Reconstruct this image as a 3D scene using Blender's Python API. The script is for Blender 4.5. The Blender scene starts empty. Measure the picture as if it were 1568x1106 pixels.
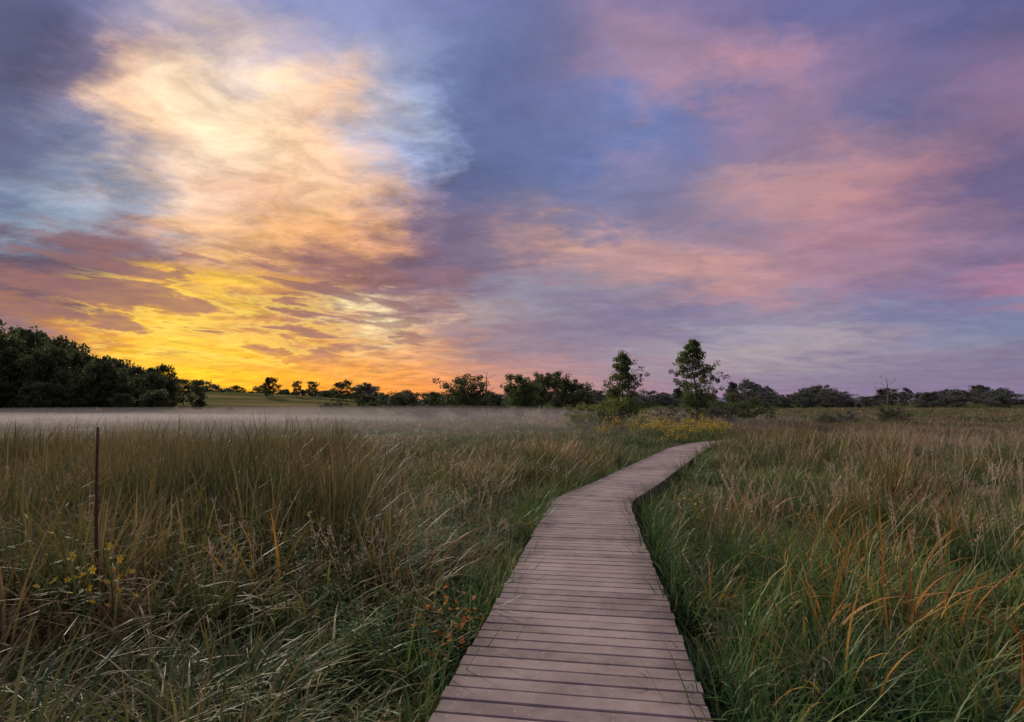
import bpy, math, random, bmesh
import numpy as np
from mathutils import Vector, Quaternion
R = random.Random(7)
NR = np.random.default_rng(11)
scene = bpy.context.scene
scene.view_settings.view_transform = 'Standard'
scene.view_settings.look = 'None'
scene.view_settings.exposure = 0
PITCH = math.radians(4.07)

# ---------------------------------------------------------------- helpers
def link(o, parent=None):
    scene.collection.objects.link(o)
    if parent: o.parent = parent
    return o

def mesh_from(name, V, F, mats=(), cols=None, midx=None, smooth=False):
    me = bpy.data.meshes.new(name)
    me.from_pydata([tuple(v) for v in V], [], F)
    for m in mats: me.materials.append(m)
    if midx is not None:
        me.polygons.foreach_set('material_index', np.array(midx, dtype=np.int32))
    if cols is not None:
        a = me.color_attributes.new('col', 'FLOAT_COLOR', 'POINT')
        c = np.ones((len(V), 4), dtype=np.float32); c[:, :3] = np.array(cols, dtype=np.float32)
        a.data.foreach_set('color', c.ravel())
    if smooth:
        me.polygons.foreach_set('use_smooth', np.ones(len(me.polygons), dtype=bool))
    me.update()
    return me

class NT:
    def __init__(s, nt): s.nt = nt; s.n = nt.nodes; s.l = nt.links
    def new(s, t, **k):
        n = s.n.new(t)
        for a, b in k.items(): setattr(n, a, b)
        return n
    def put(s, sock, v):
        if isinstance(v, bpy.types.NodeSocket): s.l.new(v, sock)
        else: sock.default_value = v
    def math(s, op, a, b=0.0, c=0.0, clamp=False):
        n = s.new('ShaderNodeMath', operation=op, use_clamp=clamp)
        s.put(n.inputs[0], a); s.put(n.inputs[1], b); s.put(n.inputs[2], c)
        return n.outputs[0]
    def vmath(s, op, a, b=(0, 0, 0), scale=None):
        n = s.new('ShaderNodeVectorMath', operation=op)
        s.put(n.inputs[0], a); s.put(n.inputs[1], b)
        if scale is not None: s.put(n.inputs['Scale'], scale)
        return n.outputs[0]
    def noise(s, vec, scale, detail=4, rough=0.55, dist=0.0, color=False, dim='3D'):
        n = s.new('ShaderNodeTexNoise', noise_dimensions=dim)
        s.put(n.inputs['Vector'], vec); n.inputs['Scale'].default_value = scale
        n.inputs['Detail'].default_value = detail; n.inputs['Roughness'].default_value = rough
        n.inputs['Distortion'].default_value = dist
        return n.outputs['Color'] if color else n.outputs[0]
    def mapr(s, v, a, b, c=0.0, d=1.0, smooth=False):
        n = s.new('ShaderNodeMapRange', interpolation_type='SMOOTHSTEP' if smooth else 'LINEAR')
        s.put(n.inputs[0], v)
        for i, x in enumerate((a, b, c, d)): n.inputs[i+1].default_value = x
        return n.outputs[0]
    def mix(s, f, a, b, bt='MIX'):
        n = s.new('ShaderNodeMix', data_type='RGBA', blend_type=bt)
        s.put(n.inputs[0], f)
        for sock, v in ((n.inputs[6], a), (n.inputs[7], b)):
            if not isinstance(v, bpy.types.NodeSocket): v = (*v[:3], 1)
            s.put(sock, v)
        return n.outputs[2]
    def ramp(s, f, stops, interp='LINEAR'):
        n = s.new('ShaderNodeValToRGB'); cr = n.color_ramp; cr.interpolation = interp
        cr.elements[0].position = stops[0][0]; cr.elements[0].color = (*stops[0][1], 1)
        cr.elements[1].position = stops[-1][0]; cr.elements[1].color = (*stops[-1][1], 1)
        for p, c in stops[1:-1]:
            e = cr.elements.new(p); e.color = (*c, 1)
        s.put(n.inputs[0], f)
        return n.outputs[0]

def new_mat(name):
    m = bpy.data.materials.new(name); m.use_nodes = True
    m.node_tree.nodes.clear()
    t = NT(m.node_tree)
    out = t.new('ShaderNodeOutputMaterial')
    return m, t, out

def leafy(t, out, color, trans=0.4, rough=0.5, spec=0.3):
    p = t.new('ShaderNodeBsdfPrincipled'); t.put(p.inputs['Base Color'], color)
    p.inputs['Roughness'].default_value = rough
    p.inputs['Specular IOR Level'].default_value = spec
    tr = t.new('ShaderNodeBsdfTranslucent'); t.put(tr.inputs[0], color)
    mx = t.new('ShaderNodeMixShader'); mx.inputs[0].default_value = trans
    t.l.new(p.outputs[0], mx.inputs[1]); t.l.new(tr.outputs[0], mx.inputs[2])
    t.l.new(mx.outputs[0], out.inputs[0])

def grass_mat(name, stops, tip, tipamt=0.7, patch=0.35, pscale=0.35, trans=.3):
    m, t, out = new_mat(name)
    a = t.new('ShaderNodeAttribute', attribute_name='col')
    sep = t.new('ShaderNodeSeparateColor'); t.l.new(a.outputs['Color'], sep.inputs[0])
    g = t.new('ShaderNodeNewGeometry')
    n = t.noise(g.outputs['Position'], pscale, 1, 0.6, dim='2D')
    oi = t.new('ShaderNodeObjectInfo')
    v = t.math('MULTIPLY', sep.outputs[0], 0.80)
    v = t.math('ADD', v, t.math('MULTIPLY', t.math('SUBTRACT', n, 0.48), patch*3.2))
    v = t.math('ADD', v, t.math('MULTIPLY', oi.outputs['Random'], 0.26), clamp=True)
    c = t.ramp(v, stops)
    tf = t.math('MULTIPLY', t.math('POWER', sep.outputs[1], 2.2), t.math('MULTIPLY', sep.outputs[2], tipamt))
    c = t.mix(tf, c, tip)
    leafy(t, out, c, trans)
    return m

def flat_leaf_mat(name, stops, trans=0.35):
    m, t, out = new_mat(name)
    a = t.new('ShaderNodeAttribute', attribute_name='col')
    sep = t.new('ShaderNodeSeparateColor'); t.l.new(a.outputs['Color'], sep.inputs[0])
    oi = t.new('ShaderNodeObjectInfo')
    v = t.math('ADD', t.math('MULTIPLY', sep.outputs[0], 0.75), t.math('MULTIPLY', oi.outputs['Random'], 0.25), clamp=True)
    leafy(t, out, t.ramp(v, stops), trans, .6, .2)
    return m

# ---------------------------------------------------------------- sky
def lin(c):
    c = np.array(c, dtype=float)/255.0
    return np.where(c <= 0.04045, c/12.92, ((c+0.055)/1.055)**2.4)

chart = [
 (0,   [(0,96,100,138),(60,95,98,135),(150,125,125,165),(300,135,145,190),(500,142,152,198),(650,125,132,182),(800,108,118,165),(950,130,120,160),(1100,120,115,160),(1300,105,105,155),(1568,95,98,145)]),
 (90,  [(0,80,82,110),(90,92,88,120),(150,130,118,148),(190,200,165,162),(260,240,200,168),(330,235,202,182),(430,198,182,202),(520,158,165,206),(650,122,135,182),(780,102,112,155),(860,120,115,152),(900,155,127,155),(980,192,145,160),(1200,184,140,160),(1280,135,117,155),(1400,115,108,150),(1568,130,110,145)]),
 (160, [(0,92,97,132),(100,118,113,148),(170,165,140,155),(210,245,203,166),(250,255,224,176),(330,255,233,196),(450,255,222,182),(530,246,200,172),(580,185,188,212),(640,160,175,210),(690,108,122,168),(780,98,108,155),(900,108,116,163),(980,104,130,188),(1100,120,120,165),(1200,152,126,160),(1350,108,108,150),(1568,146,113,145)]),
 (240, [(0,98,110,145),(120,132,138,165),(180,220,188,176),(250,242,210,182),(330,255,226,196),(430,255,210,166),(520,242,198,170),(600,183,187,212),(655,152,168,206),(700,93,106,150),(820,106,117,162),(880,115,130,182),(965,160,140,170),(1050,118,124,170),(1150,128,118,155),(1250,164,131,150),(1400,154,122,145),(1568,104,95,135)]),
 (295, [(0,112,130,160),(100,125,140,165),(190,150,155,180),(250,238,203,178),(330,240,207,186),(420,222,170,142),(520,250,198,146),(580,235,188,160),(640,160,152,182),(700,95,102,146),(800,106,114,155),(900,112,120,162),(1050,130,125,160),(1150,184,145,152),(1230,214,158,150),(1320,195,142,148),(1430,156,118,140),(1568,106,97,138)]),
 (335, [(0,140,160,182),(80,170,190,208),(170,165,180,200),(230,175,175,195),(290,246,200,158),(380,234,181,142),(460,248,186,130),(560,246,186,132),(620,160,130,145),(720,100,102,142),(800,128,118,145),(900,125,122,158),(1000,125,123,158),(1150,157,131,150),(1250,184,140,150),(1330,186,138,150),(1440,147,117,142),(1568,110,100,140)]),
 (375, [(0,90,80,106),(100,100,88,112),(180,125,115,138),(240,175,145,145),(300,230,178,140),(380,255,198,126),(450,254,190,120),(540,212,148,110),(620,130,102,120),(720,108,103,138),(800,165,132,138),(870,217,168,152),(950,194,150,150),(1080,150,130,155),(1200,162,130,150),(1330,175,131,148),(1450,140,115,145),(1568,115,105,145)]),
 (410, [(0,104,84,106),(100,102,80,102),(200,118,90,108),(250,170,125,118),(330,222,162,104),(430,162,115,108),(520,150,108,110),(620,128,100,118),(750,122,110,138),(850,155,131,148),(950,180,143,148),(1050,210,157,148),(1180,180,139,150),(1330,162,130,152),(1450,135,115,148),(1568,150,118,150)]),
 (440, [(0,170,115,100),(60,118,88,104),(130,112,85,104),(190,165,115,90),(240,242,172,62),(300,254,196,66),(360,255,212,74),(430,238,166,72),(500,165,115,102),(600,138,104,120),(720,132,116,140),(800,152,150,168),(880,148,142,163),(1000,160,135,150),(1100,190,146,150),(1250,178,134,152),(1400,130,115,155),(1568,174,124,150)]),
 (480, [(0,138,108,118),(90,150,105,98),(150,240,160,56),(190,254,186,52),(250,236,168,70),(330,222,156,84),(420,165,112,98),(500,185,130,110),(540,236,190,138),(575,255,242,190),(610,220,180,148),(680,178,150,148),(740,174,155,158),(800,156,147,160),(900,130,120,150),(1050,130,120,155),(1200,145,138,163),(1400,120,120,160),(1568,120,130,165)]),
 (515, [(0,148,118,128),(90,175,118,88),(160,242,160,55),(220,254,206,72),(270,255,224,78),(330,245,178,68),(420,212,146,84),(500,198,138,104),(560,252,222,168),(610,238,188,134),(680,182,142,136),(760,150,128,145),(850,140,125,150),(1000,140,130,155),(1150,155,148,168),(1280,180,166,172),(1380,150,138,160),(1480,140,145,172),(1568,125,128,160)]),
 (545, [(0,170,125,110),(100,205,133,76),(180,246,170,50),(250,255,208,55),(320,255,201,53),(400,246,164,60),(470,220,146,86),(560,236,168,104),(640,222,158,115),(740,180,140,138),(850,155,132,150),(1000,162,148,162),(1100,182,166,166),(1200,172,158,165),(1320,150,138,160),(1568,130,122,152)]),
 (580, [(0,212,136,80),(150,248,162,50),(250,255,200,42),(330,255,210,42),(420,255,186,48),(500,250,166,70),(600,250,166,82),(700,228,152,112),(800,195,145,142),(1000,158,135,155),(1200,140,130,155),(1400,130,120,150),(1568,135,120,150)]),
 (612, [(0,232,140,56),(300,255,175,36),(450,255,152,46),(600,252,148,63),(700,242,150,83),(850,200,142,138),(1000,162,130,150),(1300,148,126,155),(1568,142,126,160)]),
]
def chart_color(az, el):
    """sky colour for a compass direction (azimuth from +Y, elevation), degrees"""
    a = math.radians(max(-44, min(44, az))); e = math.radians(max(0.2, min(38, el)))
    x, y, z = math.sin(a)*math.cos(e), math.cos(a)*math.cos(e), math.sin(e)
    f = y*math.cos(PITCH)+z*math.sin(PITCH); u = -y*math.sin(PITCH)+z*math.cos(PITCH)
    px = 784+871*x/f; py = 553-871*u/f
    px = max(0, min(1568, px)); py = max(0, min(612, py))
    def row(r): 
        xs = [q[0] for q in r[1]]
        return np.array([np.interp(px, xs, [q[k] for q in r[1]]) for k in (1, 2, 3)])
    for i in range(len(chart)-1):
        if chart[i][0] <= py <= chart[i+1][0]:
            t = (py-chart[i][0])/(chart[i+1][0]-chart[i][0])
            c = row(chart[i])*(1-t)+row(chart[i+1])*t
            break
    return lin(c)
def sky_col(az, el):
    c = chart_color(az, el)
    k = min(1, max(0, (abs(az)-44)/30.0))
    c = c*(1-k)+lin((150, 130, 165))*k
    k = min(1, max(0, (el-38)/20.0))
    c = c*(1-k)+lin((155, 155, 195))*k
    return c

world = bpy.data.worlds.new("World"); scene.world = world; world.use_nodes = True
world.cycles.sampling_method = 'NONE'
world.node_tree.nodes.clear()
t = NT(world.node_tree)
wout = t.new('ShaderNodeOutputWorld'); bg = t.new('ShaderNodeBackground')
tc = t.new('ShaderNodeTexCoord')
D = t.vmath('NORMALIZE', tc.outputs['Generated'])
sx = t.new('ShaderNodeSeparateXYZ'); t.l.new(D, sx.inputs[0])
X, Y, Z = sx.outputs
zc = t.math('MAXIMUM', Z, 0.0)
den = t.math('ADD', zc, 0.13)
cx = t.new('ShaderNodeCombineXYZ')
t.put(cx.inputs[0], t.math('DIVIDE', X, den)); t.put(cx.inputs[1], t.math('DIVIDE', Y, den))
P = cx.outputs[0]
mp = t.new('ShaderNodeMapping'); t.l.new(P, mp.inputs[0])
mp.inputs['Rotation'].default_value = (0, 0, math.radians(20)); mp.inputs['Scale'].default_value = (0.75, 1.0, 1)
PS = mp.outputs[0]
wn = t.noise(PS, 2.6, 6, 0.66, 0, color=True, dim='2D')
s1 = t.new('ShaderNodeSeparateColor'); t.l.new(wn, s1.inputs[0])
az = t.math('MULTIPLY', t.math('ARCTAN2', X, Y), 57.29578)
el = t.math('MULTIPLY', t.math('ARCSINE', Z), 57.29578)
cb_ = t.new('ShaderNodeCombineXYZ'); t.put(cb_.inputs[0], t.math('MULTIPLY', az, 0.11)); t.put(cb_.inputs[1], t.math('MULTIPLY', t.math('ADD', el, t.math('MULTIPLY', az, .06)), 0.55))
BARS = cb_.outputs[0]
bn = t.noise(BARS, 1.0, 6, 0.62, 0.2, color=True, dim='2D')
s3 = t.new('ShaderNodeSeparateColor'); t.l.new(bn, s3.inputs[0])
wamp = t.mapr(el, 0, 22, 0.2, 1.0)
def dv(sock, k): return t.math('MULTIPLY', t.math('SUBTRACT', sock, 0.5), k)
daz = t.math('MULTIPLY', dv(s1.outputs[0], 15), t.mapr(el, 0, 15, 0.6, 1.0))
de = t.math('MULTIPLY', dv(s1.outputs[1], 12), wamp)
lowf = t.mapr(el, 9, 20, 1, 0.25, True)
daz = t.math('ADD', daz, t.math('MULTIPLY', dv(s3.outputs[0], 10), lowf))
de = t.math('ADD', de, t.math('MULTIPLY', dv(s3.outputs[1], 5), t.math('MULTIPLY', lowf, t.mapr(el, 0, 5, .15, 1))))
azw = t.math('ADD', az, daz); elw = t.math('ADD', el, de)
fac = t.mapr(azw, -62, 62, 0, 1)
els = [0, 1.2, 2.5, 3.8, 5, 6.2, 7.4, 8.6, 9.8, 11.2, 12.6, 14, 15.6, 17.4, 19.4, 21.6, 24, 27, 30, 33.5, 37, 50, 80]
col = None
for i, e in enumerate(els):
    stops = []
    for k in range(32):
        p = k/31.0; a = -62+124*p
        stops.append((p, tuple(sky_col(a, e))))
    c = t.ramp(fac, stops, 'LINEAR')
    if col is None: col = c
    else: col = t.mix(t.mapr(elw, els[i-1], e, 0, 1), col, c)
# fine cloud structure
d1 = t.noise(PS, 5.0, 7, 0.68, 0.3, dim='2D')
gl = t.math('MULTIPLY', t.mapr(azw, -46, -30, 0, 1, True), t.mapr(azw, -12, -1, 1, 0, True))
gl = t.math('MULTIPLY', gl, t.mapr(el, 27, 34, 1, 0, True))
amp = t.mapr(gl, 0, 1, 0.42, 1.25)
lum = t.math('ADD', 0.98, t.math('MULTIPLY', dv(d1, 1.2), amp))
col = t.mix(1.0, col, lum, 'MULTIPLY')
# broken low cloud deck catching the sunset on its edges
bk = s3.outputs[2]
low = t.math('MULTIPLY', t.mapr(el, 1.2, 4.0, 0, 1, True), t.mapr(el, 9, 12.5, 1, 0, True))
low = t.math('MULTIPLY', low, t.math('MULTIPLY', t.mapr(az, -40, -34, 0.0, 1, True), t.mapr(az, -22, -12, 1, 0.0, True)))
edge = t.math('MULTIPLY', t.mapr(bk, 0.40, 0.49, 0, 1, True), t.mapr(bk, 0.49, 0.54, 1, 0, True))
col = t.mix(t.math('MULTIPLY', t.math('MULTIPLY', edge, low), 0.55), col, tuple(lin((255, 222, 105))))
low2 = t.math('MULTIPLY', t.mapr(el, 2.5, 5.5, 0, 1, True), t.mapr(el, 11, 17, 1, 0, True))
low2 = t.math('MULTIPLY', low2, t.mapr(az, -16, 10, 1, 0, True))
bm_ = t.math('MULTIPLY', t.mapr(bk, 0.49, 0.60, 0, 1, True), low2)
col = t.mix(t.math('MULTIPLY', bm_, 0.75), col, tuple(lin((142, 102, 106))))
nish = t.new('ShaderNodeTexSky', sky_type='NISHITA', sun_disc=False)
nish.sun_elevation = math.radians(3); nish.sun_rotation = math.radians(-28)
nc = t.vmath('SCALE', nish.outputs[0], scale=0.004)
fin = t.vmath('ADD', col, nc)
t.l.new(fin, bg.inputs[0]); bg.inputs[1].default_value = 1.0
t.l.new(bg.outputs[0], wout.inputs[0])

# warm soft light from the glowing cloud bank (sun itself is veiled)
sd = bpy.data.lights.new('sun', 'SUN'); sd.energy = 3.0; sd.angle = math.radians(9); sd.color = (1.0, 0.86, 0.70)
so = link(bpy.data.objects.new('sun', sd))
a, e = math.radians(-40), math.radians(29)
dirv = Vector((math.sin(a)*math.cos(e), math.cos(a)*math.cos(e), math.sin(e)))
so.rotation_euler = dirv.to_track_quat('Z', 'Y').to_euler(); so.location = (-20, 30, 30)

# ---------------------------------------------------------------- terrain
def wob(x, y, s, ph=0.0):
    return (np.sin(x*s+ph+1.3*np.sin(y*s*0.7+ph))+np.sin(y*s*1.13+2.1*ph+1.1*np.sin(x*s*0.83)))*0.5
def gz(x, y):
    x = np.asarray(x, float); y = np.asarray(y, float)
    z = -0.38+0.06*wob(x, y, 1.3)+0.05*wob(x, y, 0.5, 2.0)
    z = z+5.6*np.exp(-((x+112)/62)**2-((y-215)/48)**2)
    z = z+1.2*np.exp(-((x-170)/120)**2-((y-260)/90)**2)
    return z
def axis(n, far, k=4.2):
    s = np.linspace(-1, 1, n); return np.sign(s)*(np.exp(np.abs(s)*k)-1)/(math.exp(k)-1)*far
ax = axis(221, 4000, 6.5); ay = axis(221, 4000, 6.5)
GX, GY = np.meshgrid(ax, ay); GZ = gz(GX, GY)
V = np.stack([GX.ravel(), GY.ravel(), GZ.ravel()], 1); n = len(ax)
F = [(j*n+i, j*n+i+1, (j+1)*n+i+1, (j+1)*n+i) for j in range(n-1) for i in range(n-1)]
m, t, out = new_mat('meadow_ground')
g = t.new('ShaderNodeNewGeometry')
n1 = t.noise(g.outputs['Position'], 0.05, 5, 0.6); n2 = t.noise(g.outputs['Position'], 3.0, 5, 0.7)
c = t.ramp(n1, [(0.3, (0.035, 0.06, 0.018)), (0.5, (0.075, 0.10, 0.03)), (0.7, (0.12, 0.115, 0.045))])
c = t.mix(t.mapr(n2, 0.3, 0.7, 0, 0.7), c, (0.03, 0.04, 0.014))
# mown hay field on the rise
gs = t.new('ShaderNodeSeparateXYZ'); t.l.new(g.outputs['Position'], gs.inputs[0])
mw = t.new('ShaderNodeMapping'); t.l.new(g.outputs['Position'], mw.inputs[0]); mw.inputs['Scale'].default_value = (.02, .12, .12); mw.inputs['Rotation'].default_value = (0, 0, .12)
mn = t.noise(mw.outputs[0], 1.0, 4, .6)
hay = t.ramp(mn, [(0.35, (0.07, 0.085, 0.025)), (0.5, (0.135, 0.125, 0.045)), (0.65, (0.21, 0.17, 0.075))])
hm_ = t.math('MULTIPLY', t.mapr(gs.outputs[1], 140, 158, 0, 1, True), t.mapr(gs.outputs[1], 330, 360, 1, 0, True))
hm_ = t.math('MULTIPLY', hm_, t.mapr(gs.outputs[0], -48, -36, 1, 0, True))
c = t.mix(hm_, c, hay)
p = t.new('ShaderNodeBsdfPrincipled'); t.put(p.inputs['Base Color'], c); p.inputs['Roughness'].default_value = 1; p.inputs['Specular IOR Level'].default_value = 0
bp = t.new('ShaderNodeBump'); bp.inputs['Strength'].default_value = 0.6; bp.inputs['Distance'].default_value = 0.1
t.put(bp.inputs['Height'], n2); t.l.new(bp.outputs[0], p.inputs['Normal'])
t.l.new(p.outputs[0], out.inputs[0])
link(bpy.data.objects.new('ground', mesh_from('ground', V, F, [m], smooth=True)))

m, t, out = new_mat('hazy_woodland')
g = t.new('ShaderNodeNewGeometry'); n1 = t.noise(g.outputs['Position'], 0.03, 5, 0.6)
p = t.new('ShaderNodeBsdfPrincipled'); p.inputs['Roughness'].default_value = 1
t.put(p.inputs['Base Color'], t.ramp(n1, [(0.3, (0.09, 0.10, 0.14)), (0.7, (0.15, 0.155, 0.20))]))  # blue-grey distance haze is put into the base colour of the hills
t.l.new(p.outputs[0], out.inputs[0])
V = []; F = []
N = 300
for i in range(N+1):
    a = math.radians(-75+150*i/N); r = 1500
    h = 9+7*math.sin(a*4+1)+4*math.sin(a*11)+1.2*math.sin(a*61)+1.5*R.random()
    if math.degrees(a) > 25: h += 9*min(1, (math.degrees(a)-25)/14)
    for rr, hh in ((r, -1), (r+60, h*0.7), (r+150, h), (r+400, -1)):
        V.append((rr*math.sin(a), rr*math.cos(a), hh))
for i in range(N):
    for k in range(3):
        b = i*4+k; F.append((b, b+4, b+5, b+1))
link(bpy.data.objects.new('distant_hills', mesh_from('distant_hills', V, F, [m])))

# ---------------------------------------------------------------- boardwalk
ctrl = [(-0.34, -1.2), (0.32, 3.2), (0.60, 5.0), (1.05, 8.0), (1.33, 9.7), (1.55, 10.35), (1.95, 11.15), (2.50, 12.3), (3.75, 15.1), (5.3, 18.5), (6.65, 21.3), (8.1, 23.4), (10.0, 25.0), (12.5, 26.4)]
def catmull(pts, step=0.02):
    o = []
    for i in range(len(pts)-1):
        p0 = np.array(pts[max(i-1, 0)]); p1 = np.array(pts[i]); p2 = np.array(pts[i+1]); p3 = np.array(pts[min(i+2, len(pts)-1)])
        L = np.linalg.norm(p2-p1)
        t1 = (p2-p0)/np.linalg.norm(p2-p0)*L; t2 = (p3-p1)/np.linalg.norm(p3-p1)*L
        k = max(4, int(L/step))
        for q in range(k):
            s = q/k
            o.append((2*s**3-3*s**2+1)*p1+(s**3-2*s**2+s)*t1+(-2*s**3+3*s**2)*p2+(s**3-s**2)*t2)
    o.append(np.array(pts[-1], float)); return np.array(o)
CL = catmull(ctrl)
S = np.concatenate([[0], np.cumsum(np.linalg.norm(np.diff(CL, axis=0), axis=1))])
def cl_at(s):
    p = np.array([np.interp(s, S, CL[:, 0]), np.interp(s, S, CL[:, 1])])
    q0 = np.array([np.interp(s-0.25, S, CL[:, 0]), np.interp(s-0.25, S, CL[:, 1])])
    q1 = np.array([np.interp(s+0.25, S, CL[:, 0]), np.interp(s+0.25, S, CL[:, 1])])
    d = q1-q0; d /= np.linalg.norm(d)
    return p, np.array([d[1], -d[0]]), d
def hw(s): return float(np.interp(s, [0, 4.5, 9, 12, 30], [0.75, 0.75, 0.68, 0.65, 0.65]))
def bw_dist(x, y):
    x = np.atleast_1d(x); y = np.atleast_1d(y)
    c = CL[::8]
    out = np.empty(len(x))
    for i in range(0, len(x), 4000):
        out[i:i+4000] = np.sqrt(((x[i:i+4000, None]-c[None, :, 0])**2+(y[i:i+4000, None]-c[None, :, 1])**2).min(1))
    return out
V = []; F = []; C = []
pitchp = 0.142; gap = 0.010
SV = []; SF = []
for i in range(int(S[-1]/pitchp)):
    s0 = i*pitchp; s1 = s0+pitchp-gap
    jl, jr = R.uniform(-.009, .009), R.uniform(-.009, .009); dz = R.uniform(-.002, .002); rv = R.random(); rw = R.random()
    pa, na, da = cl_at(s0); pb, nb, db = cl_at(s1); HW = hw(s0)
    b = len(V); ch = 0.006
    NS = 8
    prof = []
    L = np.linalg.norm(pb-pa)
    for fr, z in ((0, -0.032), (0, -ch), (ch/L, 0), (1-ch/L, 0), (1, -ch), (1, -0.032)):
        prof.append((fr, z))
    for q in range(NS+1):
        u = -1+2*q/NS
        sag = R.uniform(-.0008, .0008)
        for fr, z in prof:
            c = pa*(1-fr)+pb*fr; nn = na*(1-fr)+nb*fr
            w = u*(HW+(jl if u < 0 else jr))
            V.append((c[0]+nn[0]*w, c[1]+nn[1]*w, z+dz+sag)); C.append((rv, abs(u), rw))
    for q in range(NS):
        for k in range(5):
            F.append((b+q*6+k, b+q*6+k+1, b+(q+1)*6+k+1, b+(q+1)*6+k))
    F.append(tuple(b+k for k in range(6))[::-1]); F.append(tuple(b+NS*6+k for k in range(6)))
    if s0 < 22:
        for u in (-0.88, -0.3, 0.3, 0.88):
            for fr in (0.25, 0.75):
                c = pa*(1-fr)+pb*fr; nn = na
                bx = len(SV); X0 = c+nn*(u*HW+R.uniform(-.004, .004)); r = 0.005
                SV.append((X0[0], X0[1], dz+0.0022))
                for k in range(6):
                    SV.append((X0[0]+r*math.cos(k*1.047), X0[1]+r*math.sin(k*1.047), dz+0.0014))
                for k in range(6): SF.append((bx, bx+1+k, bx+1+(k+1) % 6))
m, t, out = new_mat('composite_decking')
at = t.new('ShaderNodeAttribute', attribute_name='col'); sp = t.new('ShaderNodeSeparateColor'); t.l.new(at.outputs['Color'], sp.inputs[0])
g = t.new('ShaderNodeNewGeometry')
mpn = t.new('ShaderNodeMapping'); t.l.new(g.outputs['Position'], mpn.inputs[0]); mpn.inputs['Scale'].default_value = (1.5, 22, 1)
gr = t.noise(mpn.outputs[0], 5, 5, 0.7)
bl = t.noise(g.outputs['Position'], 1.3, 6, 0.7); sp2 = t.noise(g.outputs['Position'], 40, 3, 0.6); st2 = t.noise(g.outputs['Position'], 5.5, 5, 0.7)
c = t.ramp(sp.outputs[0], [(0, (0.19, 0.146, 0.122)), (0.5, (0.27, 0.203, 0.17)), (1, (0.37, 0.280, 0.232))])
c = t.mix(t.mapr(gr, 0.3, 0.7, 0, 0.4), c, (0.14, 0.105, 0.088))
c = t.mix(t.mapr(bl, 0.40, 0.66, 0, 0.65), c, (0.46, 0.365, 0.305))
c = t.mix(t.mapr(st2, 0.56, 0.70, 0, 0.5), c, (0.13, 0.105, 0.085))
edge = t.math('MULTIPLY', t.mapr(sp.outputs[1], 0.60, 1.0, 0, 0.9), t.mapr(bl, 0.3, 0.6, 1.0, 0.4))
c = t.mix(edge, c, (0.09, 0.072, 0.056))
c = t.mix(t.mapr(sp2, 0.65, 0.73, 0, 0.65), c, (0.48, 0.40, 0.35))
p = t.new('ShaderNodeBsdfPrincipled'); t.put(p.inputs['Base Color'], c)
t.put(p.inputs['Roughness'], t.mapr(bl, 0.3, 0.7, 0.6, 0.85)); p.inputs['Specular IOR Level'].default_value = 0.25
bp = t.new('ShaderNodeBump'); bp.inputs['Strength'].default_value = 0.4; bp.inputs['Distance'].default_value = 0.004
t.put(bp.inputs['Height'], gr); t.l.new(bp.outputs[0], p.inputs['Normal']); t.l.new(p.outputs[0], out.inputs[0])
deckmat = m
bw = link(bpy.data.objects.new('boardwalk', None))
link(bpy.data.objects.new('deck_planks', mesh_from('deck_planks', V, F, [deckmat], cols=C)), bw)
m, t, out = new_mat('steel_screws'); p = t.new('ShaderNodeBsdfPrincipled'); p.inputs['Base Color'].default_value = (0.6, 0.55, 0.5, 1)
p.inputs['Roughness'].default_value = 0.45; p.inputs['Metallic'].default_value = 0.3; t.l.new(p.outputs[0], out.inputs[0])
link(bpy.data.objects.new('screws', mesh_from('screws', SV, SF, [m])), bw)
m, t, out = new_mat('treated_timber'); g = t.new('ShaderNodeNewGeometry'); nn_ = t.noise(g.outputs['Position'], 8, 5, 0.6)
p = t.new('ShaderNodeBsdfPrincipled'); t.put(p.inputs['Base Color'], t.ramp(nn_, [(0.3, (0.05, 0.035, 0.028)), (0.7, (0.14, 0.10, 0.08))])); p.inputs['Roughness'].default_value = 0.85
t.l.new(p.outputs[0], out.inputs[0]); timber = m
V = []; F = []
for u in (-0.94, -0.32, 0.32, 0.94):
    prev = None
    for s in np.arange(0, S[-1], 0.3):
        p_, n_, d_ = cl_at(s); b = len(V)
        for du, z in ((-0.02, -0.036), (0.02, -0.036), (0.02, -0.22), (-0.02, -0.22)):
            q = p_+n_*(u*hw(s)+du); V.append((q[0], q[1], z))
        if prev is not None:
            for k in range(4): F.append((prev+k, prev+(k+1) % 4, b+(k+1) % 4, b+k))
        prev = b
link(bpy.data.objects.new('joists', mesh_from('joists', V, F, [timber])), bw)
V = []; F = []
for s in np.arange(0.5, S[-1], 2.4):
    p_, n_, d_ = cl_at(s)
    for u in (-0.56, 0.56):
        q = p_+n_*u; b = len(V)
        for z in (-0.04, -0.9):
            for sx_, sy_ in ((-1, -1), (1, -1), (1, 1), (-1, 1)):
                V.append((q[0]+sx_*0.045, q[1]+sy_*0.045, z))
        for k in range(4): F.append((b+k, b+(k+1) % 4, b+4+(k+1) % 4, b+4+k))
link(bpy.data.objects.new('posts', mesh_from('posts', V, F, [timber])), bw)

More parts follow.
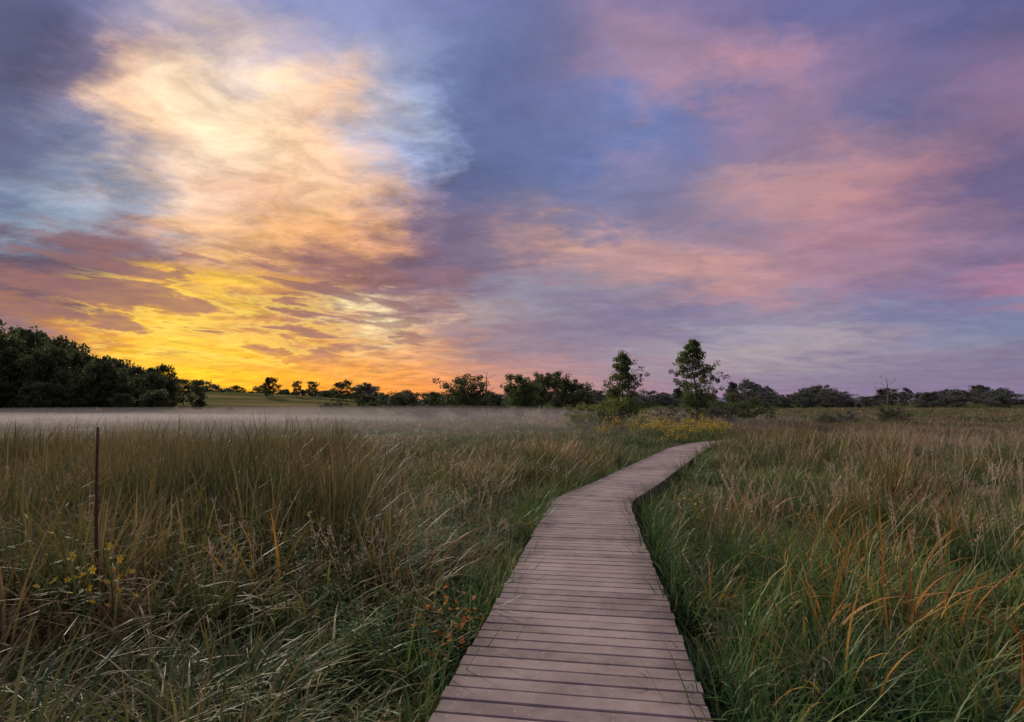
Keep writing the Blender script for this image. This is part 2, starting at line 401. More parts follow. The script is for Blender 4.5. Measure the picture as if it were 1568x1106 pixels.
# ---------------------------------------------------------------- plants: source meshes
def blades(seed, n, rad, hmin, hmax, wid, lean, bend, segs=6, kink=0.1, twist=0.4, tufts=1, trad=.12):
    """a patch of blades; with tufts>1 the blades grow from several tuft centres"""
    r = random.Random(seed); V = []; F = []; C = []
    cen = []
    for i in range(tufts):
        a0 = r.uniform(0, 6.283); rr = rad*math.sqrt(r.random()) if tufts > 1 else 0
        cen.append((rr*math.cos(a0), rr*math.sin(a0), r.uniform(.55, 1.12), r.random()))
    for _ in range(n):
        cx_, cy_, hs, crv = r.choice(cen)
        a0 = r.uniform(0, 6.283); rr = (trad if tufts > 1 else rad)*math.sqrt(r.random()); bx, by = cx_+rr*math.cos(a0), cy_+rr*math.sin(a0)
        az_ = a0+r.gauss(0, 1.0); L = r.uniform(hmin, hmax)*hs; w = wid*r.uniform(0.5, 1.3)
        th = abs(r.gauss(lean, lean*0.6)); bd = max(0, r.gauss(bend, bend*0.6)); kk = r.random() < kink; kt = r.uniform(0.45, 0.8)
        rv = r.random()*.6+crv*.4; tipv = r.random()
        x, y, z = bx, by, -0.05; b = len(V); wa = az_+math.pi/2+r.uniform(-twist, twist)*2
        for k in range(segs+1):
            tt = k/segs
            ang = min(th+bd*tt**1.7+(1.5 if kk and tt > kt else 0), 2.7)
            if k:
                dl = L/segs; x += dl*math.sin(ang)*math.cos(az_); y += dl*math.sin(ang)*math.sin(az_); z += dl*math.cos(ang)
            ww = w*0.5*(1-tt**2.2)*(0.75+0.6*min(1, tt*4)*0.5)
            wa2 = wa+tt*twist
            if k == segs: V.append((x, y, z)); C.append((rv, tt, tipv))
            else:
                V.append((x-ww*math.cos(wa2), y-ww*math.sin(wa2), z)); V.append((x+ww*math.cos(wa2), y+ww*math.sin(wa2), z))
                C += [(rv, tt, tipv)]*2
        for k in range(segs-1): F.append((b+2*k, b+2*k+1, b+2*k+3, b+2*k+2))
        F.append((b+2*segs-2, b+2*segs-1, b+2*segs))
    return V, F, C
def seedheads(seed, n, rad, h, fluff=0.14):
    r = random.Random(seed); V = []; F = []; C = []
    for _ in range(n):
        a0 = r.uniform(0, 6.283); rr = rad*r.random(); x0, y0 = rr*math.cos(a0), rr*math.sin(a0)
        H = h*r.uniform(0.7, 1.15); lx, ly = r.gauss(0, .15), r.gauss(0, .15); rv = r.random()
        b = len(V); w = 0.003
        for k in range(5):
            tt = k/4; cx_, cy_ = x0+lx*tt*tt*H, y0+ly*tt*tt*H
            V += [(cx_-w, cy_, H*tt), (cx_+w, cy_+w, H*tt)]; C += [(rv, tt, 1)]*2
        for k in range(4): F.append((b+2*k, b+2*k+1, b+2*k+3, b+2*k+2))
        for k in range(18):
            tt = 1-fluff*2*r.random()**0.8; cx_, cy_ = x0+lx*tt*tt*H, y0+ly*tt*tt*H
            aa = r.uniform(0, 6.283); ll = r.uniform(.01, .04); b = len(V)
            V += [(cx_, cy_, H*tt), (cx_+ll*math.cos(aa), cy_+ll*math.sin(aa), H*tt+ll*.8), (cx_+.5*ll*math.cos(aa)+.008, cy_+.5*ll*math.sin(aa), H*tt+ll*.2)]
            C += [(rv, 1, 1)]*3; F.append((b, b+1, b+2))
    return V, F, C
def forb(seed, stems, rad, h, leaf, per=22, flowers=0, fsize=0.02, plume=False, droop=0.3):
    r = random.Random(seed); V = []; F = []; C = []; M = []
    for _ in range(stems):
        a0 = r.uniform(0, 6.283); rr = rad*math.sqrt(r.random()); x0, y0 = rr*math.cos(a0), rr*math.sin(a0)
        H = h*r.uniform(0.6, 1.1); lx, ly = r.gauss(0, .22), r.gauss(0, .22); rv = r.random()
        def pt(tt): return (x0+lx*tt*tt*H, y0+ly*tt*tt*H, H*tt)
        b = len(V); w = 0.004
        for k in range(4):
            q = pt(k/3); V += [(q[0]-w, q[1], q[2]), (q[0]+w, q[1], q[2])]; C += [(rv*.6, 0.3, 0)]*2
        for k in range(3): F.append((b+2*k, b+2*k+1, b+2*k+3, b+2*k+2)); M.append(0)
        for k in range(per):
            tt = r.uniform(0.15, 1.0); q = pt(tt); aa = r.uniform(0, 6.283); L = leaf*r.uniform(.6, 1.3)*(1.2-.5*tt); br = r.uniform(0, .12)*H
            ca, sa = math.cos(aa), math.sin(aa); up = r.uniform(-droop, 0.6); q = (q[0]+ca*br, q[1]+sa*br, q[2]+br*.4)
            b = len(V); ww = L*.22; lv = min(1, max(0, rv*.5+r.random()*.5))
            V += [q, (q[0]+ca*L*.45-sa*ww, q[1]+sa*L*.45+ca*ww, q[2]+L*.45*up), (q[0]+ca*L, q[1]+sa*L, q[2]+L*up*.6-L*.1), (q[0]+ca*L*.45+sa*ww, q[1]+sa*L*.45-ca*ww, q[2]+L*.45*up)]
            C += [(lv, .5, 0)]*4; F.append((b, b+1, b+2, b+3)); M.append(0)
        for k in range(flowers):
            tt = r.uniform(.7, 1.08) if plume else r.uniform(0.6, 1.05)
            q = pt(tt); sp_ = (.10 if plume else .07)
            q = (q[0]+r.gauss(0, sp_)*(1.2-tt if plume else 1), q[1]+r.gauss(0, sp_)*(1.2-tt if plume else 1), q[2]+r.gauss(0, .02))
            rx, ry = r.gauss(0, .5), r.gauss(0, .5)
            for pp in range(5):
                a1 = pp*1.2566+r.random()*.2; b = len(V); s = fsize
                def fp(rad_, an): 
                    x_, y_ = rad_*math.cos(an), rad_*math.sin(an); return (q[0]+x_, q[1]+y_, q[2]+rx*x_+ry*y_)
                V += [q, fp(s, a1-.4), fp(s*1.1, a1), fp(s, a1+.4)]; C += [(r.random(), 1, 0)]*4; F.append((b, b+1, b+2, b+3)); M.append(1)
    return V, F, C, M

m_sedge = grass_mat('sedge_blades', [(0, (0.018, 0.055, 0.012)), (.35, (0.055, 0.12, 0.024)), (.6, (0.145, 0.19, 0.048)), (.8, (0.30, 0.25, 0.085)), (1, (0.47, 0.30, 0.13))], (0.42, 0.25, 0.10), .75)
m_cat = grass_mat('cattail_blades', [(0, (0.018, 0.046, 0.013)), (.4, (0.06, 0.105, 0.026)), (.7, (0.15, 0.165, 0.05)), (1, (0.36, 0.255, 0.11))], (0.37, 0.22, 0.09), .8)
m_lush = grass_mat('lush_grass_blades', [(0, (0.018, 0.07, 0.018)), (.45, (0.055, 0.155, 0.03)), (.72, (0.14, 0.24, 0.05)), (1, (0.33, 0.33, 0.11))], (0.45, 0.36, 0.14), .6, .3)
m_straw = grass_mat('dry_grass_blades', [(0, (0.16, 0.14, 0.06)), (.4, (0.32, 0.25, 0.13)), (.75, (0.50, 0.39, 0.24)), (1, (0.40, 0.25, 0.13))], (0.58, 0.45, 0.30), .6)
m_orange = grass_mat('autumn_blades', [(0, (0.12, 0.17, 0.03)), (.35, (0.36, 0.28, 0.05)), (.7, (0.52, 0.26, 0.05)), (1, (0.42, 0.12, 0.03))], (0.55, 0.18, 0.04), .8)
m_mead = grass_mat('meadow_blades', [(0, (0.04, 0.08, 0.022)), (.4, (0.10, 0.145, 0.04)), (.7, (0.20, 0.20, 0.07)), (1, (0.34, 0.25, 0.13))], (0.37, 0.27, 0.15), .55, .4, .12)
m_meadr = grass_mat('russet_meadow_blades', [(0, (0.055, 0.09, 0.03)), (.4, (0.14, 0.155, 0.055)), (.7, (0.26, 0.20, 0.10)), (1, (0.34, 0.21, 0.14))], (0.39, 0.27, 0.17), .6, .4, .12)
m_forb = flat_leaf_mat('forb_leaves', [(0, (0.035, 0.09, 0.025)), (.5, (0.08, 0.16, 0.04)), (.85, (0.17, 0.23, 0.08)), (1, (0.28, 0.28, 0.12))])
m_pale = flat_leaf_mat('pale_forb_leaves', [(0, (0.09, 0.14, 0.05)), (.5, (0.19, 0.24, 0.11)), (1, (0.36, 0.38, 0.22))])
m_yel = flat_leaf_mat('yellow_petals', [(0, (0.75, 0.42, 0.02)), (1, (0.85, 0.62, 0.05))])
m_ora = flat_leaf_mat('orange_petals', [(0, (0.75, 0.16, 0.02)), (1, (0.85, 0.30, 0.04))])

def srcobj(name, data, mats):
    V, F, C = data[:3]; M = data[3] if len(data) > 3 else None
    return bpy.data.objects.new(name, mesh_from(name, V, F, mats, cols=C, midx=M))
SP = {}
SP['sedge'] = [srcobj('sedge_patch', blades(i, 155, .45, .6, 1.3, .022, .22, 1.15, 6, .12, .4, 7), [m_sedge]) for i in range(6)]
SP['cat'] = [srcobj('cattail_patch', blades(20+i, 74, .5, 1.0, 1.6, .027, .10, .5, 6, .16, .4, 7), [m_cat]) for i in range(5)]
SP['lush'] = [srcobj('lush_patch', blades(40+i, 230, .45, .35, .85, .016, .3, 1.1, 5, .04, .4, 8, .14), [m_lush]) for i in range(5)]
SP['edge'] = [srcobj('edge_tuft', blades(50+i, 45, .10, .25, .6, .011, .35, 1.2, 5, .04, .4), [m_lush if i % 2 else m_sedge]) for i in range(4)]
SP['straw'] = [srcobj('straw_tuft', blades(60+i, 70, .14, .4, .95, .010, .35, 1.7, 6, .15), [m_straw]) for i in range(4)]
SP['orange'] = [srcobj('autumn_tuft', blades(80+i, 10, .14, .8, 1.35, .023, .25, 1.0, 8, .12), [m_orange]) for i in range(4)]
SP['seed'] = [srcobj('seed_stems', seedheads(90+i, 7, .45, .95), [m_straw]) for i in range(4)]
SP['forb'] = [srcobj('forb_clump', forb(100+i, 14, .25, .7, .08, 24), [m_forb, m_yel]) for i in range(3)]
SP['pale'] = [srcobj('pale_forb', forb(110+i, 14, .22, .75, .07, 32), [m_pale, m_yel]) for i in range(3)]
SP['jewel'] = [srcobj('jewelweed', forb(120+i, 8, .16, .42, .055, 20, 3, .017), [m_forb, m_ora]) for i in range(2)]
SP['gold'] = [srcobj('goldenrod', forb(130+i, 9, .35, 1.05, .08, 30, 8, .026, True), [m_forb, m_yel]) for i in range(3)]
SP['ygold'] = [srcobj('sunflower_stems', forb(135+i, 3, .10, 1.0, .09, 14, 5, .022), [m_forb, m_yel]) for i in range(2)]
SP['mead'] = [srcobj('meadow_clump', blades(140+i, 170, 1.1, .35, .85, .026, .25, .9, 4, .05, .4, 14, .28), [m_mead]) for i in range(4)]
SP['meadr'] = [srcobj('russet_meadow_clump', blades(145+i, 170, 1.1, .35, .9, .026, .25, .9, 4, .05, .4, 14, .28), [m_meadr]) for i in range(4)]
SP['far'] = [srcobj('far_meadow_clump', blades(150+i, 150, 2.8, .3, .75, .07, .25, .8, 3, 0, .4, 16, .8), [m_mead if i < 2 else m_meadr]) for i in range(4)]

def scatter(name, srcs, xs, ys, zs, scl, tilt=0.12, rs=1, zscl=None):
    rg = np.random.default_rng(rs); n = len(xs)
    me = bpy.data.meshes.new(name)
    me.vertices.add(n); me.vertices.foreach_set('co', np.stack([xs, ys, zs], 1).astype(np.float32).ravel())
    at = me.attributes.new('rot', 'FLOAT_VECTOR', 'POINT')
    at.data.foreach_set('vector', np.stack([rg.normal(0, tilt, n), rg.normal(0, tilt, n), rg.uniform(0, 6.283, n)], 1).astype(np.float32).ravel())
    at = me.attributes.new('scl', 'FLOAT_VECTOR', 'POINT')
    zz = scl if zscl is None else zscl
    at.data.foreach_set('vector', np.stack([scl, scl, zz], 1).astype(np.float32).ravel())
    at = me.attributes.new('idx', 'INT', 'POINT'); at.data.foreach_set('value', rg.integers(0, len(srcs), n).astype(np.int32))
    co = bpy.data.collections.new(name+'_sources')
    for s in srcs: co.objects.link(s)
    ng = bpy.data.node_groups.new(name+'_scatter', 'GeometryNodeTree')
    ng.interface.new_socket(name='Geometry', in_out='INPUT', socket_type='NodeSocketGeometry')
    ng.interface.new_socket(name='Geometry', in_out='OUTPUT', socket_type='NodeSocketGeometry')
    N = ng.nodes; gi = N.new('NodeGroupInput'); go = N.new('NodeGroupOutput')
    ip = N.new('GeometryNodeInstanceOnPoints'); ci = N.new('GeometryNodeCollectionInfo')
    ci.inputs['Collection'].default_value = co; ci.inputs['Separate Children'].default_value = True; ci.inputs['Reset Children'].default_value = True
    def na(nm, ty):
        q = N.new('GeometryNodeInputNamedAttribute'); q.data_type = ty; q.inputs[0].default_value = nm
        return [o for o in q.outputs if o.enabled][0]
    L = ng.links
    L.new(gi.outputs[0], ip.inputs['Points']); L.new(ci.outputs[0], ip.inputs['Instance']); ip.inputs['Pick Instance'].default_value = True
    L.new(na('idx', 'INT'), ip.inputs['Instance Index']); L.new(na('rot', 'FLOAT_VECTOR'), ip.inputs['Rotation']); L.new(na('scl', 'FLOAT_VECTOR'), ip.inputs['Scale'])
    L.new(ip.outputs[0], go.inputs[0])
    ob = link(bpy.data.objects.new(name, me)); md = ob.modifiers.new('scatter', 'NODES'); md.node_group = ng
    return ob

def bwx(y): return np.interp(y, CL[:, 1], CL[:, 0])
def sample(dens, d0, d1, u0, u1, side=0, clear=0.95, mask=None):
    n = int(dens*0.5*(d1*d1-d0*d0)*(u1-u0))
    d = np.sqrt(NR.random(n)*(d1*d1-d0*d0)+d0*d0); x = d*NR.uniform(u0, u1, n); y = d
    k = np.ones(n, bool)
    if side < 0: k &= x < bwx(y)
    if side > 0: k &= x > bwx(y)
    k &= bw_dist(x, y) > clear
    if mask is not None: k &= mask(x, y)
    return x[k], y[k]
def put(name, sp, parts, smin, smax, tilt=.12, rs=1, hmod=None, near=True):
    x = np.concatenate([p[0] for p in parts]); y = np.concatenate([p[1] for p in parts])
    s = NR.uniform(smin, smax, len(x)); zs = s.copy()
    if hmod is not None: zs = zs*hmod(x, y)
    if near:
        dd = bw_dist(x, y); zs = zs*np.clip(0.5+(dd-.9)*0.45, .5, 1)
        s = s*np.clip(0.55+(dd-.95)*0.5, .55, 1)
    return scatter(name, SP[sp], x, y, gz(x, y), s, tilt, rs, zs)
clump = lambda s, ph, th: (lambda x, y: wob(x, y, s, ph) > th)
hm = lambda x, y: 0.88+0.34*wob(x, y, 0.9, 1.0)+0.16*wob(x, y, 2.7)

put('sedge_grass', 'sedge', [sample(4.4, 2.1, 9, -1.35, .3, -1, 1.2), sample(2.2, 9, 19, -1.3, .3, -1, 1.15), sample(1.1, 3, 22, 0, 1.4, 1, 1.2, clump(.8, 3, .1))], .8, 1.1, .08, rs=2, hmod=hm)
cxs = NR.uniform(7.3, 13.5, 150); cys = NR.uniform(19.4, 25.5, 150)
kk = (bw_dist(cxs, cys) > .98) & (cxs > .345*cys+.25) & (cys < np.interp(cxs, CL[:, 0], CL[:, 1]))
put('tall_sedge', 'sedge', [(cxs[kk], cys[kk])], .85, 1.05, .06, rs=31, near=False)
put('cattail_reeds', 'cat', [sample(2.8, 6, 16, -1.4, -.25, -1), sample(1.6, 3.2, 6, -1.4, -.7, -1), sample(.5, 8, 18, .55, 1.4, 1, mask=clump(.5, 1, .3))], .8, 1.05, .06, 3, lambda x, y: 1.1+0.16*wob(x, y, .9)+.1*wob(x, y, 3.1))
put('lush_grass', 'lush', [sample(5.5, 2.1, 10, 0, 1.4, 1, 1.15), sample(2.8, 10, 20, 0, 1.4, 1, 1.15, clump(.6, 5, -.2)), sample(3.6, 2.1, 12, -.6, .3, -1, 1.15), sample(2.0, 2.2, 9, -1.3, -.4, -1, 1.2, clump(1.1, 2, .0))], .75, 1.2, .08, rs=4, hmod=hm)
ex = []; ey = []
for s in np.arange(0.8, 22, .03):
    p_, n_, d_ = cl_at(s); sd_ = R.choice((-1, 1)); q = p_+n_*sd_*(hw(s)+R.uniform(.05, .45)); ex.append(q[0]); ey.append(q[1])
ex = np.array(ex); ey = np.array(ey); kk = wob(ex, ey, 1.9, .5) > -.45; ex = ex[kk]; ey = ey[kk]
put('edge_grass', 'edge', [(ex, ey)], .7, 1.7, .18, 17, near=False)
put('dry_grass', 'straw', [sample(4.5, 3, 10, 0, 1.4, 1, mask=clump(1.3, 0, .25)), sample(1.3, 10, 26, .1, 1.4, 1), sample(1.6, 3, 22, -1.3, .3, -1, mask=clump(1.0, 4, .15))], .65, 1.05, rs=5, hmod=hm)
put('autumn_grass', 'orange', [sample(5.5, 2.2, 9, -1.3, -.05, -1, 1.1, clump(.9, 7, -.15)), sample(1.8, 3, 10, .3, 1.4, 1, 1.1)], .75, 1.15, .1, 6)
put('seeding_grass', 'seed', [sample(.8, 4, 18, -1.3, .3, -1), sample(1.1, 6, 26, .1, 1.4, 1)], .8, 1.2, .06, 7)
put('marsh_herbs', 'forb', [sample(4, 2.4, 9, -.5, .3, -1, .98, clump(1.2, 9, -.1)), sample(1.2, 3, 12, .1, 1.3, 1, .95, clump(1.0, 3, .2))], .6, 1.0, .1, 8)
put('boneset_herbs', 'pale', [sample(10, 4.6, 10, -.16, .2, -1, .95, clump(1.4, 4, -.2))], .7, 1.05, .1, 9)
put('jewelweed_flowers', 'jewel', [(np.array([-.38, -.44, -.3, -.52, -.40]), np.array([4.6, 4.3, 5.0, 4.8, 4.95]))], 1.5, 1.9, .1, 10)
put('yellow_wildflowers', 'ygold', [(np.array([-3.1, -3.25, 2.9]), np.array([4.7, 4.5, 9.0]))], .9, 1.0, .08, 11)
put('meadow_grass', 'mead', [sample(.6, 15, 50, -1.4, .45, -1, 1.3)], .6, 1.05, .06, 12, hmod=lambda x, y: .74+.2*wob(x, y, .3))
put('russet_meadow_grass', 'meadr', [sample(.6, 16, 50, .2, 1.4, 1, 1.3)], .6, 1.05, .06, 16, hmod=lambda x, y: .95+.25*wob(x, y, .35))
put('far_meadow_grass', 'far', [sample(.11, 45, 150, -1.4, 1.4)], .6, 1.1, .04, 13)
put('goldenrod_flowers', 'gold', [sample(1.5, 25, 36, .2, .38, 0, 1.0, lambda x, y: (((x-9.4)/1.9)**2+((y-30.5)/4)**2 < 1) & (wob(x, y, 1.7) > -.4)), sample(.4, 24, 36, .16, .34, 0, 1.0)], .75, 1.3, .08, 14)

# ---------------------------------------------------------------- trees
def bark(name, a, b):
    m, t, out = new_mat(name); g = t.new('ShaderNodeNewGeometry'); nn_ = t.noise(g.outputs['Position'], 6, 5, .7)
    p = t.new('ShaderNodeBsdfPrincipled'); t.put(p.inputs['Base Color'], t.ramp(nn_, [(.3, a), (.7, b)])); p.inputs['Roughness'].default_value = .9
    t.l.new(p.outputs[0], out.inputs[0]); return m
m_bark = bark('tree_bark', (0.05, 0.04, 0.03), (0.14, 0.12, 0.10))
m_dead = bark('dead_bark', (0.10, 0.075, 0.065), (0.2, 0.16, 0.14))
m_leafd = flat_leaf_mat('dark_foliage', [(0, (0.04, 0.06, 0.022)), (.5, (0.085, 0.11, 0.04)), (1, (0.16, 0.175, 0.065))], .35)
m_leafm = flat_leaf_mat('green_foliage', [(0, (0.06, 0.10, 0.03)), (.5, (0.13, 0.18, 0.055)), (1, (0.25, 0.27, 0.10))], .45)
m_leafy = flat_leaf_mat('willow_foliage', [(0, (0.08, 0.12, 0.03)), (.5, (0.18, 0.22, 0.055)), (1, (0.32, 0.32, 0.10))], .45)
m_leafh = flat_leaf_mat('hazy_foliage', [(0, (0.08, 0.095, 0.075)), (.5, (0.12, 0.13, 0.10)), (1, (0.18, 0.18, 0.13))], .35)  # greyed leaf colours carry the distance haze of the far treeline

def tree_mesh(name, seed, H, cw, cb=.3, leaf=.2, nclump=60, per=60, csz=.5, shape='round', mats=None, trunk_r=None, bare=False, gaps=.0, stems=1):
    r = random.Random(seed); V = []; F = []; C = []; M = []
    tr = trunk_r or H*.018
    def tube(pts, r0, r1, k=5):
        prev = None
        for i, p in enumerate(pts):
            b = len(V); rr = r0+(r1-r0)*i/(len(pts)-1)
            for q in range(k):
                a = q*6.283/k; V.append((p[0]+rr*math.cos(a), p[1]+rr*math.sin(a), p[2])); C.append((.3, 0, 0))
            if prev is not None:
                for q in range(k): F.append((prev+q, prev+(q+1) % k, b+(q+1) % k, b+q)); M.append(0)
            prev = b
    def prof(s):
        if shape == 'round': return math.sqrt(max(.05, 1-(2*s-.95)**2))
        if shape == 'egg': return max(.2, math.sin(math.pi*min(1, max(0, (s+.12)/1.15))**.8))
        if shape == 'cone': return max(.18, 1.0-.75*s)*min(1, .45+2.6*s)
        if shape == 'dome': return math.sqrt(max(.04, 1-s*s))
        return 1
    tips = []
    for st in range(stems):
        sa = r.uniform(0, 6.28); so_ = 0 if stems == 1 else r.uniform(.1, .35)*cw
        P_ = []; x = y = 0.; K = 10; hh = H*(1 if st == 0 else r.uniform(.65, .95))
        for i in range(K+1):
            f = i/K; P_.append((x+so_*math.cos(sa)*f, y+so_*math.sin(sa)*f, hh*.96*f-.1)); x += r.gauss(0, .012*H); y += r.gauss(0, .012*H)
        tube(P_, tr, tr*.12, 7)
        nl = max(5, nclump//(3*stems))
        for i in range(nl):
            s = (i+r.random())/nl; f = cb+(1-cb)*s*.97; j = min(K-1, int(f*K)); ff = f*K-j
            p0 = [P_[j][q]*(1-ff)+P_[j+1][q]*ff for q in range(3)]
            a = i*2.4+r.gauss(0, .5); reach = cw*.5*prof(s)*r.uniform(.5, 1.12)
            up = r.uniform(.15, .6)*reach if shape != 'cone' else r.uniform(.3, .9)*reach
            pts = []
            for q in range(5):
                u = q/4; pts.append((p0[0]+math.cos(a)*reach*u+r.gauss(0, .03*reach), p0[1]+math.sin(a)*reach*u+r.gauss(0, .03*reach), p0[2]+up*u**.8))
            tube(pts, tr*.4*(1-.6*s), tr*.06, 4)
            for q in (1, 2, 3, 4):
                if r.random() < .9:
                    a2 = a+r.choice((-1, 1))*r.uniform(.4, 1.1); l2 = reach*r.uniform(.25, .5)
                    e_ = (pts[q][0]+math.cos(a2)*l2, pts[q][1]+math.sin(a2)*l2, pts[q][2]+l2*r.uniform(.1, .8))
                    mid = tuple((pts[q][w]+e_[w])/2+r.gauss(0, .03*l2) for w in range(3))
                    tube([pts[q], mid, e_], tr*.12, tr*.03, 3); tips.append(e_)
                    if bare:
                        for _ in range(3):
                            e2 = (e_[0]+r.gauss(0, .2*l2+.1), e_[1]+r.gauss(0, .2*l2+.1), e_[2]+r.uniform(.1, .5)*l2+.1); tube([mid, e2], tr*.07, tr*.03, 3)
            tips.append(pts[-1])
    if not bare:
        tips = [q for q in tips if r.random() > gaps]
        for c in tips:
            cv = r.random(); sz = csz*r.uniform(.6, 1.25)
            for _ in range(per):
                while True:
                    gx, gy, g_z = r.uniform(-1, 1), r.uniform(-1, 1), r.uniform(-1, 1)
                    if gx*gx+gy*gy+g_z*g_z < 1: break
                q = (c[0]+gx*sz, c[1]+gy*sz, c[2]+g_z*sz*.75)
                n_ = Vector((r.gauss(0, 1), r.gauss(0, 1), r.gauss(.4, 1))).normalized(); u = n_.orthogonal().normalized(); u.rotate(Quaternion(n_, r.uniform(0, 6.28))); v = n_.cross(u)
                l = leaf*r.uniform(.6, 1.3); b = len(V); Q = Vector(q)
                V.extend([tuple(Q-u*l*.5), tuple(Q+v*l*.32), tuple(Q+u*l*.5), tuple(Q-v*l*.32)])
                lv = min(1, max(0, cv*.6+r.random()*.4)); C.extend([(lv, .5, 0)]*4); F.append((b, b+1, b+2, b+3)); M.append(1)
    return mesh_from(name, V, F, mats or [m_bark, m_leafm], cols=C, midx=M)
def place(name, me, x, y, rz=0, sink=.1):
    o = link(bpy.data.objects.new(name, me)); o.location = (x, y, float(gz(x, y))-sink); o.rotation_euler = (0, 0, rz); return o

place('cottonwood_tree', tree_mesh('cottonwood_a', 3, 7.4, 3.0, .22, .14, 190, 44, .33, 'egg', [m_bark, m_leafm], .10, gaps=.06), 14.7, 45)
place('cottonwood_tree', tree_mesh('cottonwood_b', 12, 6.1, 2.5, .12, .13, 180, 44, .32, 'egg', [m_bark, m_leafm], .09, gaps=.06), 8.2, 43, 1)
wl = [tree_mesh('willow_%d' % i, 30+i, 3.0, 3.6, .05, .13, 60, 45, .38, 'dome', [m_bark, m_leafy], .05, stems=3) for i in range(3)]
for x, y, s, k in ((6.4, 41, .75, 0), (4.6, 39.5, .5, 1), (8.0, 41.2, 1.1, 2), (5.6, 43, .7, 1), (9.6, 44, .6, 0)):
    o = place('willow_shrub', wl[k], x, y, x); o.scale = (s*1.05, s, s)
dl = [tree_mesh('shrub_%d' % i, 50+i, 2.6, 4.0, .05, .14, 60, 42, .42, 'dome', [m_bark, m_leafd if i != 1 else m_leafh], .05, stems=3) for i in range(3)]
for x, y, s, k in ((12.3, 46, .72, 1), (14.2, 44, .6, 2), (16.5, 46, .8, 1), (19.5, 50, 1.1, 0), (22.4, 53, .9, 2), (28, 48, .55, 1), (25.5, 46, .5, 1), (33, 50, .6, 2), (40, 60, .6, 1), (-30, 95, 1.0, 0), (-27, 92, .8, 2), (-9.5, 60, .7, 1)):
    o = place('alder_shrub', dl[k], x, y, x*2); o.scale = (s, s, s)
rt = [tree_mesh('broadleaf_%d' % i, 70+i, h, w, .10, .24, 96, 48, .62, 'round', [m_bark, m_leafd if i % 2 == 0 else m_leafm], stems=2) for i, (h, w) in enumerate(((5.4, 5.2), (5.6, 3.6), (6.4, 6.0)))]
place('oak_tree', rt[0], -6.2, 70, .4)
place('ash_tree', rt[1], 1.0, 72, 1.2).scale = (.9, .9, 1.02)
for x, y, s, rz in ((4.1, 82, .98, 0), (7.0, 84, 1.02, 2), (9.0, 86, .85, 4)):
    o = place('maple_tree', rt[2], x, y, rz); o.scale = (s*.85, s*.85, s)
o = place('hawthorn_tree', rt[0], -14.8, 78, 2); o.scale = (.85, .85, .68)
place('dead_tree', tree_mesh('dead_a', 5, 6.6, 3.0, .3, nclump=30, bare=True, mats=[m_dead, m_dead], trunk_r=.15), -3.4, 78)
place('dead_tree', tree_mesh('dead_b', 6, 5.6, 2.6, .25, nclump=30, bare=True, mats=[m_dead, m_dead], trunk_r=.13), 46, 70)

tsrc = [bpy.data.objects.new('woodland_tree', tree_mesh('woodland_%d' % i, 200+i, 10, w, .12, .5, 66, 36, 1.0, sh, [m_bark, m_leafd], .16)) for i, (w, sh) in enumerate(((7.5, 'round'), (6.5, 'round'), (8, 'dome'), (6, 'cone'), (7, 'round')))]
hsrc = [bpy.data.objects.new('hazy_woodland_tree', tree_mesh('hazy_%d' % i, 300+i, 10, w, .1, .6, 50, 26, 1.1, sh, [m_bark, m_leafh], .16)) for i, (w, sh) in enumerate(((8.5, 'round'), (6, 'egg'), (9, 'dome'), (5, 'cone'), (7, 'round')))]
def forest(name, src, L, rs):
    a = np.array(L); scatter(name, src, a[:, 0], a[:, 1], gz(a[:, 0], a[:, 1])-.3, a[:, 2], .02, rs, a[:, 3])
L = []
def topH(u):
    return np.interp(u, [-1.3, -.9, -.86, -.80, -.75, -.71, -.66, -.60], [18, 16.5, 16, 13.6, 11.8, 10.4, 9.8, 8.8])
for i in range(130):
    u = R.uniform(-1.35, -.60); d = R.uniform(96, 122)
    h = topH(u)*d/105*R.uniform(.7, 1.02); L.append((u*d, d, h/10*R.uniform(.6, .9), h/10))
for i in range(40):
    u = R.uniform(-1.35, -.62); d = R.uniform(90, 96); h = R.uniform(3, 6); L.append((u*d, d, h/10*1.2, h/10))
forest('woodland', tsrc, L, 21)
L = []
for u, d, h, w in ((-.60, 140, 8.2, .7), (-.575, 150, 7.4, .6), (-.55, 125, 7.0, .5), (-.548, 122, 3, .5), (-.495, 100, 1.3, .25)):
    L.append((u*d, d, w, h/10))
for u, d, h, w in ((-.43, 190, 7.2, .5), (-.42, 192, 6.9, .5), (-.378, 200, 6, .45), (-.35, 210, 6, .6), (-.305, 200, 6.5, .55), (-.29, 198, 7.4, .55), (-.27, 205, 5, .4)):
    L.append((u*d, d, w, h/10))
for i in range(18):
    u = R.uniform(-.30, -.10); d = R.uniform(130, 200); h = R.uniform(2.5, 4.5); L.append((u*d, d, h/10*1.3, h/10))
for i in range(30):
    u = R.uniform(-.27, .16); d = R.uniform(86, 125); h = R.choice((1.6, 2.2, 2.8, 3.4, 4.2))*R.uniform(.8, 1.1); L.append((u*d, d, h/10*1.5, h/10))
for i in range(40):
    u = R.uniform(-.56, -.26); d = R.uniform(255, 290); h = R.uniform(3, 7.5); L.append((u*d, d, h/10*1.5, h/10))
forest('hedgerow_trees', tsrc, L, 22)
L = []
for i in range(300):
    u = R.uniform(-.75, 1.4); d = R.uniform(270, 380); k_ = 1+.35*math.sin(u*19)+.25*math.sin(u*47+1); h = R.uniform(4, 9)*max(.45, k_)*(.85 if u > .7 else 1); L.append((u*d, d, h/10*R.uniform(1.0, 1.7), h/10))
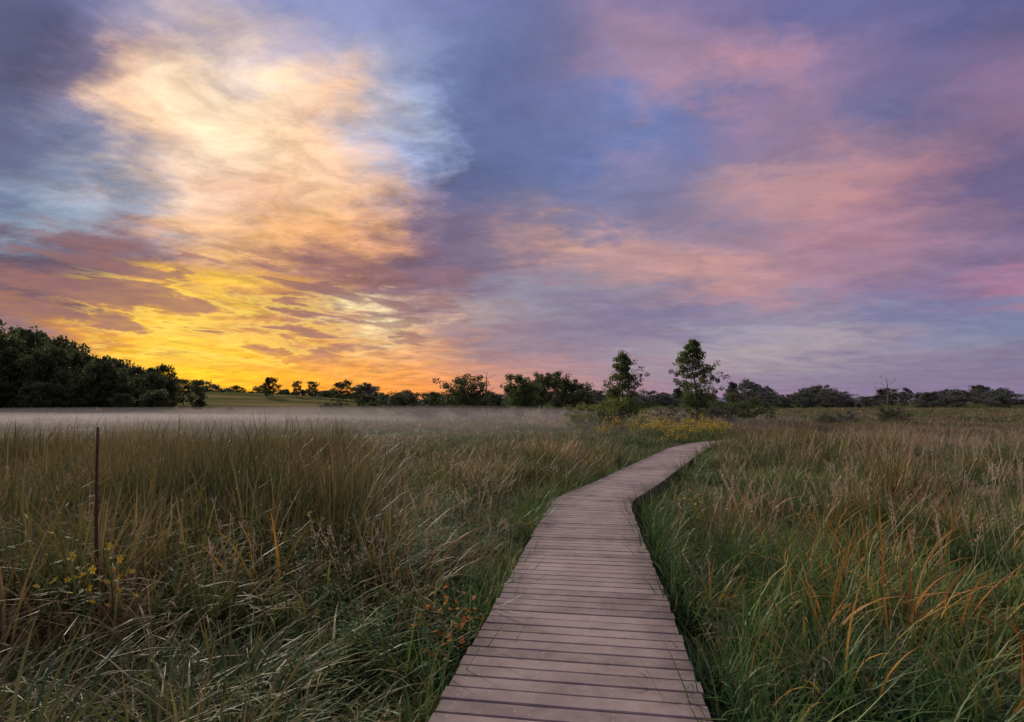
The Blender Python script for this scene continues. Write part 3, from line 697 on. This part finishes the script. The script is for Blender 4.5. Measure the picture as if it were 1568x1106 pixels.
for i in range(230):
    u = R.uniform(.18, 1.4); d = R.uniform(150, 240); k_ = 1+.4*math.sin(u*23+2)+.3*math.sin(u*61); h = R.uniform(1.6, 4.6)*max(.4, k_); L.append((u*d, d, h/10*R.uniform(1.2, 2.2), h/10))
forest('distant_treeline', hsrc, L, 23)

V = []; F = []; prev = None
for i in range(12):
    f = i/11; r_ = .017*(1-.45*f); c = (.012*math.sin(f*5), .01*math.sin(f*7+1), f*1.9)
    b = len(V)
    for q in range(7):
        a = q*6.283/7; V.append((c[0]+r_*math.cos(a), c[1]+r_*math.sin(a), c[2]))
    if prev is not None:
        for q in range(7): F.append((prev+q, prev+(q+1) % 7, b+(q+1) % 7, b+q))
    prev = b
F.append(tuple(range(prev, prev+7)))
m_stk = bark('weathered_wood', (0.05, 0.025, 0.018), (0.12, 0.06, 0.04))
o = link(bpy.data.objects.new('wooden_stake', mesh_from('wooden_stake', V, F, [m_stk], smooth=True))); o.location = (-3.55, 5.0, -.42); o.rotation_euler = (0.02, -.02, 0)

# ---------------------------------------------------------------- ground mist (thin real volumes, denser core, faint outer veil)
def mist_mat(name, dens):
    m, t, out = new_mat(name); vs = t.new('ShaderNodeVolumeScatter'); vs.inputs['Color'].default_value = (1, .90, .85, 1); vs.inputs['Density'].default_value = dens; vs.inputs['Anisotropy'].default_value = .2
    t.l.new(vs.outputs[0], out.inputs['Volume']); return m
mm = [mist_mat('mist_core', .010), mist_mat('mist_veil', .0045)]
mist = link(bpy.data.objects.new('ground_mist', None))
for i, (x, y, sx_, sy_, sz_, k) in enumerate(((-62, 60, 48, 18, .55, 0), (-34, 52, 30, 16, .55, 0), (-30, 52, 62, 30, 1.3, 1), (-8, 46, 30, 24, 1.5, 1))):
    bm = bmesh.new(); bmesh.ops.create_uvsphere(bm, u_segments=48, v_segments=20, radius=1)
    me = bpy.data.meshes.new('bank_%d' % i); bm.to_mesh(me); bm.free(); me.materials.append(mm[k])
    me.polygons.foreach_set('use_smooth', np.ones(len(me.polygons), dtype=bool))
    o = link(bpy.data.objects.new('bank_%d' % i, me), mist); o.location = (x, y, -.1); o.scale = (sx_, sy_, sz_); o.rotation_euler = (0, 0, .1*i)

cd = bpy.data.cameras.new('camera'); cd.lens = 20; cd.sensor_width = 36; cd.clip_start = .05; cd.clip_end = 9000
cam = link(bpy.data.objects.new('camera', cd)); cam.location = (0, 0, 1.7); cam.rotation_euler = (math.pi/2+PITCH, 0, 0)
scene.camera = cam
